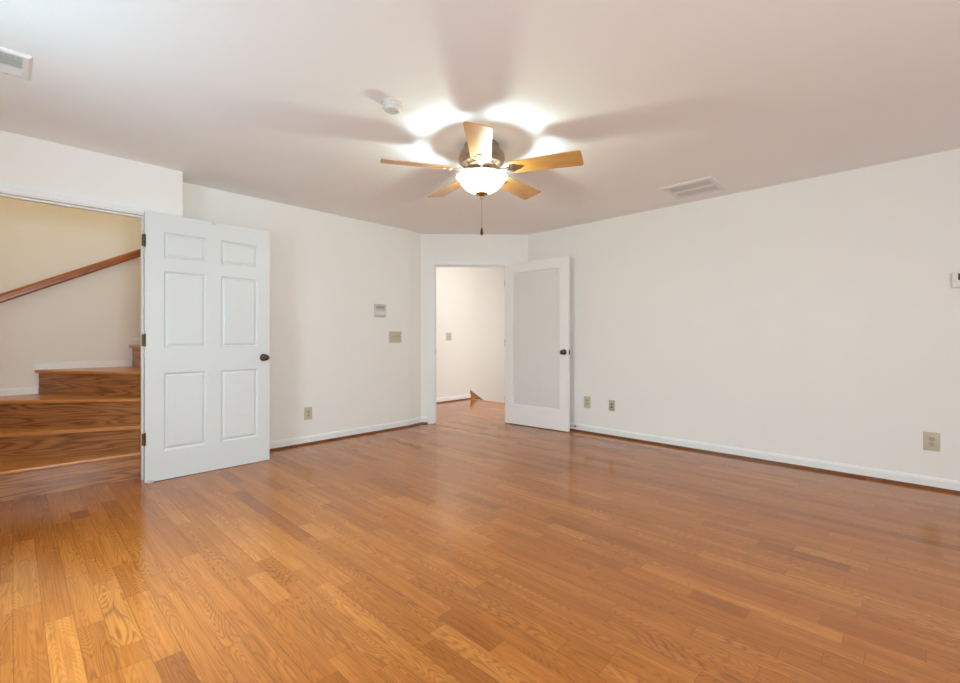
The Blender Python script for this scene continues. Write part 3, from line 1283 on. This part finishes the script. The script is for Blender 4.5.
def screw(t, x, z, d=.006):
    bm = bmesh.new()
    lathe(bm, [(0, d + .0014), (.0025, d + .0010), (.0034, d - .0005), (0, d - .0005)], 12, Matrix.Translation((x, 0, z)) @ Matrix.Rotation(R(90), 4, 'X'))
    return obj('screw', bm, M['almond_dark'], t, True)


def receptacle(t, z):
    bm = bmesh.new()
    out = []
    for k in range(32):
        a = 2 * math.pi * k / 32
        out.append((.0172 * math.cos(a), max(-.0142, min(.0142, .0172 * math.sin(a)))))
    a_ = [bm.verts.new((x, -.0055, zz + z)) for x, zz in out]
    b_ = [bm.verts.new((x, -.0085, zz + z)) for x, zz in out]
    bm.faces.new(a_)
    bm.faces.new(b_[::-1])
    for i in range(32):
        j = (i + 1) % 32
        bm.faces.new((a_[i], a_[j], b_[j], b_[i]))
    r = obj('receptacle', bm, M['almond_dark'], t)
    bm = bmesh.new()
    box(bm, -.0078, -.0048, -.0089, -.0080, z - .001, z + .0085)
    box(bm, .0048, .0078, -.0089, -.0080, z - .001, z + .0075)
    lathe(bm, [(0, .0089), (.0028, .0089), (.0028, .0080), (0, .0080)], 12, Matrix.Translation((0, 0, z - .0075)) @ Matrix.Rotation(R(90), 4, 'X'))
    s = obj('slots', bm, M['slot'], r)
    s['label'] = 'dark plug slots'
    return r


def duplex(label, x, y, z, nx, ny, w=.078, h=.125):
    t = thing('wall_outlet', label, 'outlet', mtx=wall_mtx(x, y, z, nx, ny))
    plate(t, w, h, M['almond'])
    receptacle(t, .0195)
    receptacle(t, -.0195)
    screw(t, 0, 0)
    return t


duplex('almond outlet low on the recessed wall beside the six-panel door', 1.177, .28, .318, 0, -1, .084, .130)
duplex('almond outlet low on the right wall, closest to the glass door', RX, -1.506, .355, -1, 0, .086, .136)
duplex('wide almond outlet low on the long wall beneath the thermostat', RX, -4.343, .345, -1, 0, .088, .136)
# cable jack plate
t = thing('cable_jack', 'small beige jack plate with a dark centre, second from the glass door', 'wall jack', mtx=wall_mtx(RX, -1.818, .347, -1, 0))
plate(t, .072, .122, M['almond_dark'])
bm = bmesh.new()
lathe(bm, [(0, .016), (.0045, .016), (.0045, .008), (.0085, .008), (.0085, .005), (0, .005)], 16, Matrix.Translation((0, 0, .016)) @ Matrix.Rotation(R(90), 4, 'X'))
obj('coaxial_jack', bm, M['bronze'], t, True)
bm = bmesh.new()
box(bm, -.010, .010, -.0075, -.0055, -.028, -.010)
obj('phone_jack', bm, M['slot'], t)
screw(t, 0, .045)
screw(t, 0, -.045)


def switch_plate(label, gangs, x, y, z, nx, ny, w, h):
    t = thing('light_switch', label, 'light switch', mtx=wall_mtx(x, y, z, nx, ny))
    plate(t, w, h, M['almond'])
    for g in range(gangs):
        gx = (g - (gangs - 1) / 2) * .046
        bm = bmesh.new()
        box(bm, gx - .0075, gx + .0075, -.0072, -.0055, -.0145, .0145, .0006)
        sl_ = obj('switch_collar', bm, M['almond_dark'], t)
        bm = bmesh.new()
        box(bm, -.0045, .0045, -.016, 0, -.006, .006, .001, Matrix.Translation((gx, -.006, .002)) @ Matrix.Rotation(R(-25), 4, 'X'))
        tg = obj('toggle', bm, M['almond'], t)
        for zz in (-.030, .030):
            screw(t, gx, zz)
    return t


switch_plate('almond three-gang switch plate below the grey keypad', 3, 2.267, .28, 1.113, 0, -1, .176, .134)
switch_plate('almond switch plate on the hall wall seen through the doorway', 2, 4.30, HY, 1.130, 0, -1, .125, .135)

# alarm keypad
t = thing('alarm_keypad', 'grey wall keypad with a small screen above the three-gang switch', 'keypad', mtx=wall_mtx(2.045, .28, 1.423, 0, -1))
bm = bmesh.new()
box(bm, -.076, .076, -.022, 0, -.075, .075, .005, seg=3)
obj('housing', bm, M['grey_plastic'], t, True, 50)
bm = bmesh.new()
box(bm, -.058, .050, -.0235, -.0215, .022, .052)
s = obj('screen', bm, M['lcd'], t)
s['label'] = 'dull grey display'
bm = bmesh.new()
box(bm, -.070, .070, -.0255, -.0215, -.052, -.004, .0015)
s = obj('cover_flap', bm, M['flap'], t)
s['label'] = 'lighter lower flap over the keys'
for k in range(3):
    bm = bmesh.new()
    box(bm, -.055 + k * .042, -.030 + k * .042, -.0275, -.025, -.034, -.018, .001)
    obj('key', bm, M['plastic'], t)

# thermostat at the right edge
t = thing('thermostat', 'white thermostat with a dark display at the right edge of the photo', 'thermostat', mtx=wall_mtx(RX, -4.520, 1.511, -1, 0))
bm = bmesh.new()
box(bm, -.075, .075, -.028, 0, -.055, .055, .005, seg=3)
obj('housing', bm, M['plastic'], t, True, 50)
bm = bmesh.new()
box(bm, -.046, .046, -.0295, -.0275, -.004, .042)
s = obj('screen', bm, M['slot'], t)
s['label'] = 'dark display'
bm = bmesh.new()
box(bm, -.066, .066, -.0290, -.0275, -.0165, -.0145)
obj('seam', bm, M['grey_plastic'], t)
for k in range(2):
    bm = bmesh.new()
    box(bm, -.035 + k * .045, -.010 + k * .045, -.0305, -.0275, -.040, -.026, .001)
    obj('button', bm, M['plastic'], t)

# spring door stop on the right baseboard behind the glass door
t = thing('door_stop', 'white door stop with a black tip on the baseboard by the glass door', 'door stop', mtx=wall_mtx(RX - .014, -1.395, .070, -1, 0))
bm = bmesh.new()
lathe(bm, [(0, 0), (.012, 0), (.012, .004), (.006, .008), (0, .008)], 18, Matrix.Rotation(R(90), 4, 'X'))
obj('base', bm, M['plastic'], t, True)
bm = bmesh.new()
pts = []
for k in range(100):
    a = 2 * math.pi * k / 10
    pts.append((.0055 * math.cos(a), -.008 - .052 * k / 99, .0055 * math.sin(a)))
tube(bm, pts, .0011, 6)
obj('spring', bm, M['plastic'], t, True)
bm = bmesh.new()
lathe(bm, [(0, .058), (.009, .058), (.010, .064), (.010, .072), (.006, .076), (0, .076)], 18, Matrix.Rotation(R(90), 4, 'X'))
s = obj('rubber_tip', bm, M['rubber'], t, True)
s['label'] = 'black rubber tip'
